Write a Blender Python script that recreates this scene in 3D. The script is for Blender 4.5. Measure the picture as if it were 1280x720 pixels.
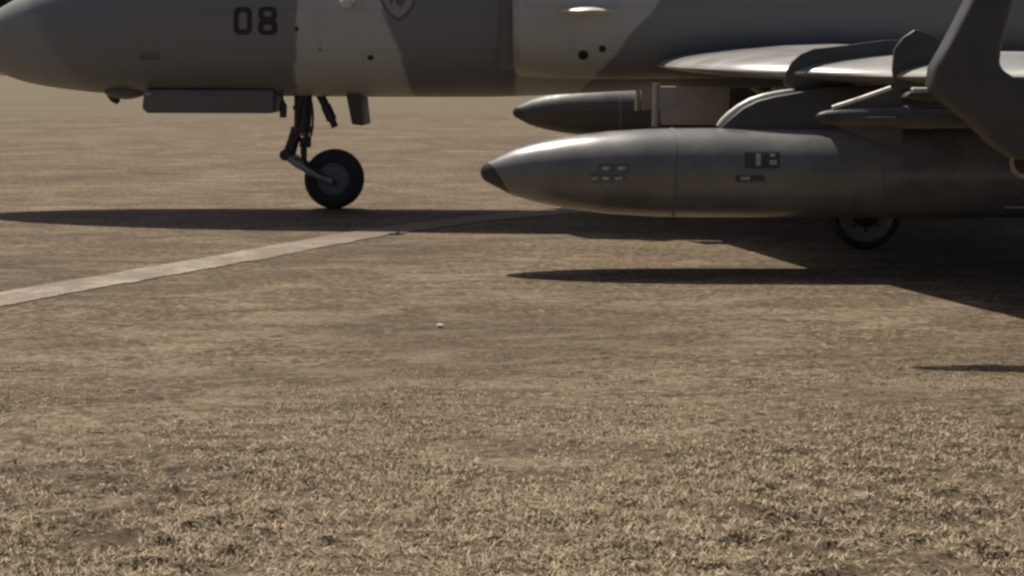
import bpy, bmesh, math, random
import numpy as np
from mathutils import Vector, Matrix

# ------------------------------------------------------------------ clear
for o in list(bpy.data.objects):
    bpy.data.objects.remove(o, do_unlink=True)
scene = bpy.context.scene
C = scene.collection
random.seed(4)
rng = np.random.default_rng(4)

# ------------------------------------------------------------------ camera
EYE = 1.53          # camera height in metres
FPX = 1670.0        # focal length in pixels of the 1280 px wide photograph
HOR = 78.0          # row of the horizon
cam_d = bpy.data.cameras.new('camera')
cam = bpy.data.objects.new('camera', cam_d)
C.objects.link(cam)
cam.location = (0, 0, EYE)
cam.rotation_euler = (math.radians(90), 0, 0)
cam_d.sensor_width = 36.0
cam_d.lens = FPX / 1280 * 36.0
cam_d.shift_y = -(360 - HOR) / 1280
cam_d.clip_start = 0.05
cam_d.clip_end = 8000
scene.camera = cam

# ------------------------------------------------------------------ world and sun
# a shadow moves (SX, SY) metres per metre of height
SX, SY = 0.27, -0.50
elev = math.atan2(1.0, math.hypot(SX, SY))
to_sun = Vector((-SX, -SY, 1)).normalized()
world = bpy.data.worlds.new('World')
scene.world = world
world.use_nodes = True
wn = world.node_tree.nodes
wl = world.node_tree.links
bg = wn['Background']
sky = wn.new('ShaderNodeTexSky')
sky.sky_type = 'NISHITA'
sky.sun_disc = False
sky.sun_elevation = elev
sky.sun_rotation = math.atan2(to_sun.x, to_sun.y)
sky.air_density = 0.8
sky.dust_density = 4.0
sky.ozone_density = 0.5
wl.new(sky.outputs['Color'], bg.inputs['Color'])
bg.inputs['Strength'].default_value = 0.06
sun_d = bpy.data.lights.new('sun', 'SUN')
sun = bpy.data.objects.new('sun', sun_d)
C.objects.link(sun)
sun_d.energy = 4.7
sun_d.angle = math.radians(0.6)
sun_d.color = (1.0, 0.93, 0.82)
sun.rotation_euler = (-to_sun).to_track_quat('-Z', 'Y').to_euler()
scene.view_settings.view_transform = 'Standard'
scene.view_settings.look = 'None'
scene.view_settings.exposure = 0.0
scene.view_settings.gamma = 1.0
scene.view_settings.use_curve_mapping = False
scene.render.engine = 'CYCLES'
scene.render.resolution_x = 1024
scene.render.resolution_y = 576
scene.render.filter_size = 2.7
try:
    scene.cycles.filter_width = 2.7
except Exception:
    pass

# ------------------------------------------------------------------ helpers
def tag(o, label=None, cat=None, group=None, kind=None):
    if label: o['label'] = label
    if cat: o['category'] = cat
    if group: o['group'] = group
    if kind: o['kind'] = kind
    return o

def link(name, me, mat=None, parent=None, smooth=False, angle=None):
    o = bpy.data.objects.new(name, me)
    C.objects.link(o)
    if mat: me.materials.append(mat)
    if parent: o.parent = parent
    if smooth:
        me.polygons.foreach_set('use_smooth', [True] * len(me.polygons))
        if angle:
            try: me.set_sharp_from_angle(angle=math.radians(angle))
            except Exception: pass
    return o

def empty(name, loc=(0, 0, 0), rz=0.0):
    o = bpy.data.objects.new(name, None)
    C.objects.link(o)
    o.location = loc
    o.rotation_euler = (0, 0, rz)
    o.empty_display_size = 0.3
    return o

def mesh(name, verts, faces):
    me = bpy.data.meshes.new(name)
    me.from_pydata([tuple(v) for v in verts], [], faces)
    bm = bmesh.new(); bm.from_mesh(me)
    bmesh.ops.recalc_face_normals(bm, faces=bm.faces[:])
    bm.to_mesh(me); bm.free()
    return me

class MB:
    """collects shapes into one mesh"""
    def __init__(s): s.v = []; s.f = []
    def add(s, v, f):
        n = len(s.v)
        s.v += [tuple(p) for p in v]
        s.f += [tuple(i + n for i in q) for q in f]
    def loft(s, rings, cap0=True, cap1=True, closed=True):
        n = len(rings[0]); v = [p for r in rings for p in r]; f = []
        for i in range(len(rings) - 1):
            for j in range(n if closed else n - 1):
                k = (j + 1) % n
                f.append((i*n + j, i*n + k, (i+1)*n + k, (i+1)*n + j))
        if cap0: f.append(tuple(range(n)))
        if cap1: f.append(tuple((len(rings)-1)*n + j for j in range(n)))
        s.add(v, f)
    def tube(s, pts, rad, seg=12):
        pts = [Vector(p) for p in pts]
        if not isinstance(rad, (list, tuple)): rad = [rad] * len(pts)
        rings = []
        for i, p in enumerate(pts):
            a = pts[max(i-1, 0)]; b = pts[min(i+1, len(pts)-1)]
            d = (b - a).normalized()
            up = Vector((0, 1, 0)) if abs(d.y) < 0.9 else Vector((0, 0, 1))
            e1 = d.cross(up).normalized(); e2 = d.cross(e1).normalized()
            rings.append([p + (e1*math.cos(t) + e2*math.sin(t))*rad[i]
                          for t in [2*math.pi*k/seg for k in range(seg)]])
        s.loft(rings)
    def prism(s, poly, y0, y1):
        """poly: list of (x,z); extruded between y0 and y1"""
        n = len(poly)
        v = [(x, y0, z) for x, z in poly] + [(x, y1, z) for x, z in poly]
        f = [tuple(range(n)), tuple(range(2*n-1, n-1, -1))]
        f += [(i, (i+1) % n, n + (i+1) % n, n + i) for i in range(n)]
        s.add(v, f)
    def box(s, a, b):
        s.prism([(a[0], a[2]), (b[0], a[2]), (b[0], b[2]), (a[0], b[2])], a[1], b[1])
    def build(s, name, mat, parent=None, bevel=0.0, smooth=False, angle=40, seg=2):
        me = mesh(name, s.v, s.f)
        if bevel > 0:
            bm = bmesh.new(); bm.from_mesh(me)
            es = [e for e in bm.edges if len(e.link_faces) == 2 and e.calc_face_angle(0) > math.radians(35)]
            bmesh.ops.bevel(bm, geom=es, offset=bevel, segments=seg, profile=0.5, affect='EDGES', clamp_overlap=True)
            bm.to_mesh(me); bm.free()
        return link(name, me, mat, parent, smooth or bevel > 0, angle)

# ------------------------------------------------------------------ materials
def newmat(name):
    m = bpy.data.materials.new(name); m.use_nodes = True
    nt = m.node_tree
    return m, nt, nt.nodes, nt.links, nt.nodes['Principled BSDF']

def mixrgb(N, L, fac, a, b, mode='MIX'):
    n = N.new('ShaderNodeMix'); n.data_type = 'RGBA'; n.blend_type = mode
    for sock, val in ((n.inputs['Factor'], fac), (n.inputs['A'], a), (n.inputs['B'], b)):
        if hasattr(val, 'is_linked') or isinstance(val, bpy.types.NodeSocket): L.new(val, sock)
        else: sock.default_value = val if not isinstance(val, tuple) else (*val, 1.0)[:4]
    return n.outputs['Result']

def mixc(N, L, fac, a, b, mode='MIX'):
    n = N.new('ShaderNodeMix'); n.data_type = 'RGBA'; n.blend_type = mode
    def setc(s, v):
        if isinstance(v, bpy.types.NodeSocket): L.new(v, s)
        elif isinstance(v, (int, float)): s.default_value = v
        else: s.default_value = (v[0], v[1], v[2], 1.0)
    setc(n.inputs[0], fac); setc(n.inputs[6], a); setc(n.inputs[7], b)
    return n.outputs[2]

def math_n(N, L, op, a, b=None, clamp=False):
    n = N.new('ShaderNodeMath'); n.operation = op; n.use_clamp = clamp
    for i, v in enumerate((a, b)):
        if v is None: continue
        if isinstance(v, bpy.types.NodeSocket): L.new(v, n.inputs[i])
        else: n.inputs[i].default_value = v
    return n.outputs[0]

def mapr(N, L, v, a, b, c=0.0, d=1.0, smooth=True):
    n = N.new('ShaderNodeMapRange')
    n.interpolation_type = 'SMOOTHSTEP' if smooth else 'LINEAR'
    L.new(v, n.inputs[0])
    n.inputs[1].default_value = a; n.inputs[2].default_value = b
    n.inputs[3].default_value = c; n.inputs[4].default_value = d
    return n.outputs[0]

def noise(N, L, vec, scale, detail=4, rough=0.55, dist=0.0):
    n = N.new('ShaderNodeTexNoise')
    n.inputs['Scale'].default_value = scale
    n.inputs['Detail'].default_value = detail
    n.inputs['Roughness'].default_value = rough
    n.inputs['Distortion'].default_value = dist
    L.new(vec, n.inputs['Vector'])
    return n.outputs[0]

def objvec(N, L, scale=(1, 1, 1)):
    t = N.new('ShaderNodeTexCoord'); m = N.new('ShaderNodeMapping')
    m.inputs['Scale'].default_value = scale
    L.new(t.outputs['Object'], m.inputs['Vector'])
    return m.outputs['Vector']

def bump(N, L, h, strength, dist, normal=None):
    b = N.new('ShaderNodeBump')
    b.inputs['Strength'].default_value = strength
    b.inputs['Distance'].default_value = dist
    L.new(h, b.inputs['Height'])
    if normal: L.new(normal, b.inputs['Normal'])
    return b.outputs[0]

def paint(name, col, rough=0.45, var=0.12, metal=0.0, scale=3.0, grime=0.25):
    """worn matt paint: tone drifts, streaks of grime, faint oil-canning"""
    m, nt, N, L, P = newmat(name)
    v = objvec(N, L)
    n1 = noise(N, L, v, scale, 5, 0.6)
    c = mixc(N, L, mapr(N, L, n1, 0.3, 0.7), tuple(x*(1-var) for x in col), tuple(x*(1+var) for x in col))
    st = noise(N, L, objvec(N, L, (9, 9, 0.8)), 1.2, 4, 0.6)
    c = mixc(N, L, mapr(N, L, st, 0.55, 0.8, 0, grime), c, tuple(x*0.45 for x in col))
    fi = noise(N, L, v, 60, 3, 0.6)
    c = mixc(N, L, mapr(N, L, fi, 0.62, 0.75, 0, 0.25), c, tuple(min(1, x*1.5) for x in col))
    L.new(c, P.inputs['Base Color'])
    L.new(mapr(N, L, n1, 0.3, 0.7, rough-0.07, rough+0.1), P.inputs['Roughness'])
    P.inputs['Metallic'].default_value = metal
    L.new(bump(N, L, noise(N, L, v, 2.5, 2), 0.12, 0.02), P.inputs['Normal'])
    return m

M = {}
M['dark_grey'] = paint('dark_grey_paint', (0.15, 0.145, 0.143), 0.42)
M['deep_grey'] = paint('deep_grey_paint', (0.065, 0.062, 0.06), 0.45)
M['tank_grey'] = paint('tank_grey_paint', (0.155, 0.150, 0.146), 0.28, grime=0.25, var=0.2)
for _m, _c in ((M['tank_grey'], .7),):
    _p = _m.node_tree.nodes['Principled BSDF']
    _p.inputs['Coat Weight'].default_value = _c
    _p.inputs['Coat Roughness'].default_value = 0.30
M['wing_grey'] = paint('wing_grey_paint', (0.27, 0.262, 0.245), 0.34, scale=1.4)
M['black_nose'] = paint('black_cap_paint', (0.035, 0.033, 0.032), 0.5)
M['metal'] = paint('bare_metal', (0.32, 0.31, 0.30), 0.38, metal=0.6, scale=9)
M['light_metal'] = paint('light_grey_metal', (0.40, 0.385, 0.37), 0.4, metal=0.2, scale=9)
M['dark_metal'] = paint('dark_metal', (0.06, 0.055, 0.055), 0.45, metal=0.3, scale=9)
M['rubber'] = paint('tyre_rubber', (0.035, 0.032, 0.032), 0.75, scale=14, grime=0.1)
M['hub'] = paint('wheel_hub_paint', (0.16, 0.16, 0.155), 0.5, scale=12)
M['rim'] = paint('grey_rim_paint', (0.22, 0.216, 0.212), 0.42, scale=12)
M['duct'] = paint('intake_duct_paint', (0.05, 0.05, 0.05), 0.6)
M['black_mark'] = paint('black_marking_paint', (0.018, 0.017, 0.017), 0.5, scale=20, grime=0.0)
M['pale_mark'] = paint('pale_tone_paint', (0.62, 0.60, 0.57), 0.5, scale=20, grime=0.0)
M['stencil_mark'] = paint('worn_stencil_paint', (0.43, 0.415, 0.40), 0.55, var=0.3, scale=40, grime=0.4)
M['cream_mark'] = paint('cream_marking_paint', (0.66, 0.55, 0.40), 0.5, scale=20, grime=0.0)
M['ochre_mark'] = paint('ochre_marking_paint', (0.10, 0.065, 0.015), 0.5, scale=20, grime=0.0)
M['badge_fill'] = paint('badge_grey_paint', (0.30, 0.295, 0.285), 0.5, scale=20, grime=0.0)
M['badge_dark'] = paint('badge_dark_paint', (0.12, 0.117, 0.113), 0.5, scale=20, grime=0.0)
M['edge'] = paint('sunlit_edge_tone', (0.78, 0.76, 0.68), 0.33, metal=0.15, scale=12, grime=0.05)  # pale tone that puts sunlit highlights into the colour
M['door_inner'] = paint('door_primer_paint', (0.36, 0.31, 0.27), 0.55)

def glassmat():
    m, nt, N, L, P = newmat('canopy_glass')
    P.inputs['Base Color'].default_value = (0.05, 0.055, 0.055, 1)
    P.inputs['Roughness'].default_value = 0.06
    P.inputs['IOR'].default_value = 1.5
    P.inputs['Transmission Weight'].default_value = 0.25
    return m
M['glass'] = glassmat()

def camo():
    """two greys in soft-edged fields across the fuselage (a painted scheme)"""
    m, nt, N, L, P = newmat('two_tone_grey_camouflage')
    v = objvec(N, L)
    sep = N.new('ShaderNodeSeparateXYZ'); L.new(v, sep.inputs[0])
    x, z = sep.outputs[0], sep.outputs[2]
    wob = math_n(N, L, 'MULTIPLY', math_n(N, L, 'SUBTRACT', noise(N, L, v, 1.7, 3), 0.5), 0.22)
    fine = math_n(N, L, 'MULTIPLY', math_n(N, L, 'SUBTRACT', noise(N, L, v, 14, 2), 0.5), 0.03)
    xw = math_n(N, L, 'ADD', math_n(N, L, 'ADD', x, wob), fine)
    def field(x0, x1, lean0, lean1, zref=1.6, soft=0.025):
        # between two leaning edges x = x0 + lean*(z - zref)
        dz = math_n(N, L, 'SUBTRACT', z, zref)
        e0 = math_n(N, L, 'ADD', math_n(N, L, 'MULTIPLY', dz, lean0), x0)
        e1 = math_n(N, L, 'ADD', math_n(N, L, 'MULTIPLY', dz, lean1), x1)
        a = mapr(N, L, math_n(N, L, 'SUBTRACT', xw, e0), -soft, soft)
        b = mapr(N, L, math_n(N, L, 'SUBTRACT', xw, e1), -soft, soft, 1, 0)
        return math_n(N, L, 'MULTIPLY', a, b)
    f1 = field(-0.27, 0.76, 0.10, -0.24)
    f2 = field(1.93, 2.9, 0.05, 0.85, 1.6)
    f3 = field(-3.7, -2.9, 0.5, -0.6, 1.9, 0.12)
    f4 = field(8.2, 9.3, -0.6, 0.7)
    msk = math_n(N, L, 'MAXIMUM', math_n(N, L, 'MAXIMUM', f1, f2), math_n(N, L, 'MAXIMUM', math_n(N, L, 'MULTIPLY', f3, 0.25), f4))
    dark = (0.195, 0.20, 0.212); light = (0.47, 0.475, 0.45)
    n1 = noise(N, L, v, 2.2, 6, 0.62)
    c = mixc(N, L, msk, dark, light)
    c = mixc(N, L, mapr(N, L, n1, 0.4, 0.75, 0, 0.22), c, (0.28, 0.27, 0.26))
    st = noise(N, L, objvec(N, L, (7, 7, 0.7)), 1.3, 5, 0.65)
    c = mixc(N, L, mapr(N, L, st, 0.58, 0.8, 0, 0.3), c, (0.10, 0.095, 0.093))
    # thin joints between skin panels
    br = N.new('ShaderNodeTexBrick')
    mp = N.new('ShaderNodeMapping'); mp.inputs['Rotation'].default_value = (math.radians(90), 0, 0)
    L.new(v, mp.inputs[0]); L.new(mp.outputs[0], br.inputs['Vector'])
    br.inputs['Scale'].default_value = 1.0
    br.inputs['Brick Width'].default_value = 0.83
    br.inputs['Row Height'].default_value = 0.41
    br.inputs['Mortar Size'].default_value = 0.0035
    br.inputs['Mortar Smooth'].default_value = 0.3
    joint = br.outputs['Fac']
    c = mixc(N, L, math_n(N, L, 'MULTIPLY', joint, 0.35), c, (0.05, 0.048, 0.046))
    L.new(c, P.inputs['Base Color'])
    L.new(mapr(N, L, n1, 0.3, 0.7, 0.38, 0.55), P.inputs['Roughness'])
    inv = math_n(N, L, 'SUBTRACT', 1.0, joint)
    b1 = bump(N, L, noise(N, L, v, 1.8, 2), 0.15, 0.03)
    L.new(bump(N, L, inv, 0.25, 0.004, b1), P.inputs['Normal'])
    return m
M['camo'] = camo()

def groundmat():
    m, nt, N, L, P = newmat('worn_dusty_apron')
    v = objvec(N, L)
    vs = objvec(N, L, (0.45, 1.6, 1))
    big = noise(N, L, v, 0.22, 5, 0.6, 0.6)
    mid = noise(N, L, vs, 1.1, 6, 0.65, 0.8)
    sm = noise(N, L, v, 26, 5, 0.7)
    gr = noise(N, L, v, 95, 3, 0.7)
    blot = noise(N, L, objvec(N, L, (0.7, 1.0, 1)), 19, 5, 0.65, 0.4)
    streak = noise(N, L, objvec(N, L, (0.8, 2.2, 1)), 1.5, 7, 0.66, 1.4)
    c = mixc(N, L, mapr(N, L, big, 0.3, 0.7), (0.142, 0.099, 0.062), (0.190, 0.137, 0.086))
    c = mixc(N, L, mapr(N, L, mid, 0.45, 0.7, 0, 0.5), c, (0.225, 0.169, 0.106))
    c = mixc(N, L, mapr(N, L, streak, 0.49, 0.62, 0, 0.8), c, (0.250, 0.193, 0.123))
    c = mixc(N, L, mapr(N, L, streak, 0.49, 0.36, 0, 0.72), c, (0.085, 0.059, 0.036))
    c = mixc(N, L, mapr(N, L, blot, 0.48, 0.37, 0, 0.75), c, (0.060, 0.041, 0.025))
    c = mixc(N, L, mapr(N, L, blot, 0.53, 0.64, 0, 0.72), c, (0.310, 0.241, 0.158))
    c = mixc(N, L, mapr(N, L, sm, 0.48, 0.32, 0, 0.4), c, (0.070, 0.048, 0.031))
    c = mixc(N, L, mapr(N, L, gr, 0.54, 0.75, 0, 0.35), c, (0.330, 0.261, 0.176))
    c = mixc(N, L, mapr(N, L, gr, 0.46, 0.28, 0, 0.35), c, (0.060, 0.042, 0.026))
    fleck = noise(N, L, objvec(N, L, (0.6, 1.0, 1)), 34, 4, 0.6, 0.5)
    c = mixc(N, L, mapr(N, L, fleck, 0.55, 0.65, 0, 0.8), c, (0.37, 0.30, 0.21))
    c = mixc(N, L, mapr(N, L, fleck, 0.45, 0.35, 0, 0.75), c, (0.05, 0.034, 0.021))
    # broad worn and dusty fields
    fieldn = noise(N, L, objvec(N, L, (0.5, 1.0, 1)), 0.75, 4, 0.6, 1.0)
    c = mixc(N, L, mapr(N, L, fieldn, 0.36, 0.62, 0.55, 0.0), c, (0.095, 0.066, 0.042))
    c = mixc(N, L, mapr(N, L, streak, 0.50, 0.60, 0, 0.22), c, (0.30, 0.245, 0.165))
    # dry grass takes over beyond the apron
    sep = N.new('ShaderNodeSeparateXYZ'); L.new(v, sep.inputs[0])
    yy = math_n(N, L, 'ADD', sep.outputs[1], math_n(N, L, 'MULTIPLY', noise(N, L, v, 0.15, 4), 16.0))
    far = mapr(N, L, yy, 44, 50)
    gcol = mixc(N, L, noise(N, L, objvec(N, L, (0.15, 1, 1)), 0.6, 5, 0.7), (0.115, 0.094, 0.056), (0.205, 0.168, 0.112))
    c = mixc(N, L, far, c, gcol)
    L.new(c, P.inputs['Base Color'])
    P.inputs['Roughness'].default_value = 0.9
    P.inputs['Specular IOR Level'].default_value = 0.25
    b0 = bump(N, L, blot, 0.8, 0.03)
    b1 = bump(N, L, sm, 0.6, 0.014, b0)
    b2 = bump(N, L, gr, 0.6, 0.006, b1)
    L.new(bump(N, L, streak, 0.6, 0.10, b2), P.inputs['Normal'])
    return m
M['ground'] = groundmat()

def linemat():
    m, nt, N, L, P = newmat('worn_white_line_paint')
    v = objvec(N, L)
    w1 = noise(N, L, objvec(N, L, (0.8, 1.3, 1)), 3.0, 8, 0.75)
    w2 = noise(N, L, v, 55, 4, 0.7)
    wear_shade = mapr(N, L, math_n(N, L, 'ADD', math_n(N, L, 'MULTIPLY', w1, 0.6), math_n(N, L, 'MULTIPLY', w2, 0.4)), 0.42, 0.55)
    c = mixc(N, L, noise(N, L, v, 3, 4), (0.27, 0.225, 0.175), (0.40, 0.34, 0.27))
    # line colour also fades where the jet's shadow falls on it
    sp = N.new('ShaderNodeSeparateXYZ'); L.new(v, sp.inputs[0])
    wear_shade = math_n(N, L, 'MAXIMUM', math_n(N, L, 'MULTIPLY', wear_shade, 0.85), mapr(N, L, math_n(N, L, 'ADD', sp.outputs[1], w1), 11.0, 12.4, 0, 0.88))
    c = mixc(N, L, wear_shade, c, (0.15, 0.108, 0.068))
    L.new(c, P.inputs['Base Color'])
    P.inputs['Roughness'].default_value = 0.8
    L.new(bump(N, L, w2, 0.5, 0.006), P.inputs['Normal'])
    return m
M['line'] = linemat()

def stonemat(name, a, b):
    m, nt, N, L, P = newmat(name)
    g = N.new('ShaderNodeNewGeometry')
    c = mixc(N, L, g.outputs['Random Per Island'], a, b)
    L.new(c, P.inputs['Base Color'])
    P.inputs['Roughness'].default_value = 0.85
    return m
M['grit'] = stonemat('grit_stone', (0.19, 0.145, 0.095), (0.42, 0.345, 0.245))
M['straw'] = stonemat('dry_straw', (0.24, 0.185, 0.115), (0.44, 0.37, 0.25))
M['dry_grass'] = stonemat('dry_grass_blade', (0.095, 0.064, 0.037), (0.64, 0.505, 0.335))
M['leaf'] = stonemat('dark_foliage', (0.030, 0.036, 0.020), (0.07, 0.075, 0.04))
M['white_stone'] = stonemat('white_stone', (0.75, 0.72, 0.66), (0.8, 0.78, 0.7))

# ------------------------------------------------------------------ ground
def axis(fine_a, fine_b, step, grow, far):
    a = list(np.arange(fine_a, fine_b, step))
    s = step; up = []; p = a[-1]
    while p < far:
        s *= grow; p += s; up.append(p)
    s = step; dn = []; p = a[0]
    while p > -far:
        s *= grow; p -= s; dn.append(p)
    return np.array(dn[::-1] + a + up)

_NT = {}
def vnoise(x, y, seed):
    """value noise on arrays"""
    if seed not in _NT: _NT[seed] = np.random.default_rng(seed).random((256, 256))
    r = _NT[seed]
    xi = np.floor(x).astype(int); yi = np.floor(y).astype(int)
    fx = x - xi; fy = y - yi
    fx = fx*fx*(3-2*fx); fy = fy*fy*(3-2*fy)
    g = lambda i, j: r[i % 256, j % 256]
    return ((g(xi, yi)*(1-fx) + g(xi+1, yi)*fx)*(1-fy) + (g(xi, yi+1)*(1-fx) + g(xi+1, yi+1)*fx)*fy)

def ground_z(x, y):
    far = np.clip((6.5 - y)/2.2, 0.12, 1)*np.clip((10.2-y)/3, 0, 1)*np.clip((7.5 - np.abs(x))/2, 0, 1)*np.clip((y - 0.5)/1.0, 0, 1)
    h = (vnoise(x*8, y*9, 1)-.5)*0.020 + (vnoise(x*17, y*21, 2)-.5)*0.024 + (vnoise(x*43, y*47, 3)-.5)*0.011
    patch = 0.45 + 0.9*np.clip(vnoise(x*0.9+7, y*0.9, 5)*2-0.6, 0, 1)
    return h*far*patch

xs = axis(-3.6, 3.6, 0.017, 1.10, 3500)
ys0 = [3.2]; s = 0.011
while ys0[-1] < 10.5:
    ys0.append(ys0[-1] + s); s *= 1.0035
while ys0[-1] < 5000:
    s *= 1.14; ys0.append(ys0[-1] + s)
s = 0.012; dn = []; p = 3.2
while p > -3000:
    s *= 1.16; p -= s; dn.append(p)
ys = np.array(dn[::-1] + ys0)
X, Y = np.meshgrid(xs, ys)
Z = ground_z(X, Y)
nx, ny = len(xs), len(ys)
co = np.stack([X.ravel(), Y.ravel(), Z.ravel()], 1)
i = np.arange((ny-1)*nx).reshape(ny-1, nx)[:, :-1].ravel()
faces = np.stack([i, i+1, i+nx+1, i+nx], 1)
gm = bpy.data.meshes.new('ground')
gm.vertices.add(len(co)); gm.vertices.foreach_set('co', co.ravel())
gm.loops.add(faces.size); gm.loops.foreach_set('vertex_index', faces.ravel().astype(np.int32))
gm.polygons.add(len(faces)); gm.polygons.foreach_set('loop_start', np.arange(0, faces.size, 4).astype(np.int32))
gm.update(calc_edges=True)
ground = link('ground', gm, M['ground'], smooth=True)
tag(ground, kind='structure')

def bezier_chain(pts, n):
    P = [Vector(p) for p in pts]; out = []
    for k in range(len(P)-1):
        p0 = P[max(k-1, 0)]; p1 = P[k]; p2 = P[k+1]; p3 = P[min(k+2, len(P)-1)]
        for q in range(n):
            t = q/n
            out.append(0.5*((2*p1) + (p2-p0)*t + (2*p0-5*p1+4*p2-p3)*t*t + (3*p1-p0-3*p2+p3)*t**3))
    out.append(P[-1]); return out

# painted taxi line curving under the aircraft
lp = bezier_chain([(-5.6, 4.6), (-4.42, 6.7), (-3.30, 8.63), (-2.80, 9.42), (-2.13, 10.47), (-1.48, 11.6), (-0.74, 12.6), (0.25, 13.5), (1.8, 14.5), (5.0, 15.8), (14, 17.5)], 46)
lv = []; lf = []
for k, p in enumerate(lp):
    a = lp[max(k-1, 0)]; b = lp[min(k+1, len(lp)-1)]
    t = (b-a).normalized(); nrm = Vector((-t.y, t.x))
    w0 = 0.185 + .05*float(vnoise(np.array(k*.13), np.array(.5), 11)) + random.uniform(-.012, .012); w1 = 0.185 + .05*float(vnoise(np.array(k*.11), np.array(7.5), 12)) + random.uniform(-.012, .012)
    for q in range(5):
        s = -w0 + (w0+w1)*q/4
        x = p.x + nrm.x*s; y = p.y + nrm.y*s
        lv.append((x, y, float(ground_z(np.array(x), np.array(y))) + 0.006))
    if k:
        for q in range(4):
            lf.append(((k-1)*5+q, (k-1)*5+q+1, k*5+q+1, k*5+q))
line = link('painted_line', mesh('painted_line', lv, lf), M['line'], smooth=True)
tag(line, kind='structure')

# ------------------------------------------------------------------ far wood
def leaf_mass(name, mat, boxes, n, size):
    v = []; f = []
    for _ in range(n):
        bx = random.choice(boxes)
        c = None
        while c is None:
            q = Vector((random.uniform(-1, 1), random.uniform(-1, 1), random.uniform(-1, 1)))
            if 0.35 < q.length < 1: c = q
        c = Vector((bx[0] + c.x*bx[3], bx[1] + c.y*bx[4], bx[2] + c.z*bx[5]))
        a = Vector((random.gauss(0, 1), random.gauss(0, 1), random.gauss(0, 1))).normalized()
        b = a.orthogonal().normalized(); d = a.cross(b)
        s = size*random.uniform(.6, 1.4); k = len(v)
        v += [c + b*s, c + d*s*.7, c - b*s, c - d*s*.7]
        f.append((k, k+1, k+2, k+3))
    me = bpy.data.meshes.new(name); me.from_pydata([tuple(p) for p in v], [], f)
    return link(name, me, mat)
bx = []
x = -170
while x < 170:
    h = random.uniform(4.2, 7.2)
    bx.append((x, 165 + random.uniform(-9, 9), h*0.95, random.uniform(4, 7), 5, h))
    x += random.uniform(3, 6)
wood = leaf_mass('far_wood', M['leaf'], bx, 26000, 0.75)
tag(wood, 'dark belt of trees far beyond the nose of the jet', 'wood', kind='stuff')

# ------------------------------------------------------------------ aircraft frame
YAW = -math.radians(3.0)
ROOT = Vector((-1.861, 14.0, 0))
jet = empty('jet_aircraft', ROOT, YAW)
tag(jet, 'dark two tone grey military jet with number 08 on its nose', 'jet')
RI = Matrix.Rotation(-YAW, 3, 'Z')
def to_local(p):
    return RI @ (Vector(p) - ROOT)
def at(px, py, D):
    """point seen at row/column of the photograph, at depth D metres, in the aircraft's frame"""
    return to_local(((px-640)*D/FPX, D, EYE - (py-HOR)*D/FPX))
def U(px):
    w = (px-640)/FPX
    return (14*w + 1.861)/(math.cos(YAW) + math.sin(-YAW)*w)

# fuselage stations: u, z bottom, z top, half width
def zrow(y, D=14.0): return EYE - (y-HOR)*D/FPX
ST = [
 (U(-44), zrow(54), zrow(50), 0.02),
 (U(-40), zrow(64), zrow(40), 0.10),
 (U(-28), zrow(75), zrow(30), 0.19),
 (U(-10), zrow(86), zrow(19), 0.28),
 (U(12), zrow(95), zrow(5), 0.37),
 (U(40), zrow(104), zrow(-10), 0.46),
 (U(80), zrow(111), zrow(-28), 0.56),
 (U(130), zrow(116.5), zrow(-45), 0.645),
 (U(200), zrow(119), zrow(-62), 0.71),
 (U(300), zrow(120), zrow(-78), 0.76),
 (U(400), zrow(120.5), zrow(-90), 0.78),
 (U(520), zrow(121), zrow(-100), 0.79),
 (U(650), zrow(120), zrow(-108), 0.80),
 (U(810), zrow(112), zrow(-112), 0.82),
 (U(1000), zrow(108), zrow(-112), 0.82),
 (U(1300), zrow(104), zrow(-105), 0.80),
 (7.6, 1.42, 2.98, 0.74),
 (8.8, 1.58, 2.86, 0.62),
 (9.6, 1.70, 2.74, 0.52)]
SU = np.array([s[0] for s in ST])
def station(u):
    return tuple(float(np.interp(u, SU, [s[k] for s in ST])) for k in (1, 2, 3))
EXPO = 2.35
def fus_v(u, z):
    zb, zt, hw = station(u)
    q = min(0.999, abs((z - (zb+zt)/2)/((zt-zb)/2)))
    return -hw*(1 - q**EXPO)**(1/EXPO)
def fus_ring(u, n=56):
    zb, zt, hw = station(u)
    zc = (zb+zt)/2; hh = (zt-zb)/2; r = []
    for k in range(n):
        t = 2*math.pi*k/n
        c, s = math.cos(t), math.sin(t)
        r.append((u, hw*math.copysign(abs(c)**(2/EXPO), c), zc + hh*math.copysign(abs(s)**(2/EXPO), s)))
    return r
# smooth interpolation between stations
def catmull_stations():
    pts = [Vector(s) for s in ST]; out = []
    from math import floor
    P = [(s[0], s[1], s[2], s[3]) for s in ST]
    for k in range(len(P)-1):
        p0 = np.array(P[max(k-1, 0)]); p1 = np.array(P[k]); p2 = np.array(P[k+1]); p3 = np.array(P[min(k+2, len(P)-1)])
        # monotone-ish hermite by u
        h = p2[0]-p1[0]
        m1 = (p2-p0)/max(p2[0]-p0[0], 1e-6)*h; m2 = (p3-p1)/max(p3[0]-p1[0], 1e-6)*h
        for q in range(4):
            t = q/4
            v = (2*t**3-3*t*t+1)*p1 + (t**3-2*t*t+t)*m1 + (-2*t**3+3*t*t)*p2 + (t**3-t*t)*m2
            v[0] = p1[0] + h*t
            out.append(tuple(v))
    out.append(P[-1]); return out
ST = catmull_stations()
SU = np.array([s[0] for s in ST])
b = MB(); b.loft([fus_ring(u) for u in SU], True, True)
fus = b.build('fuselage', M['camo'], jet, smooth=True, angle=50)

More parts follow.
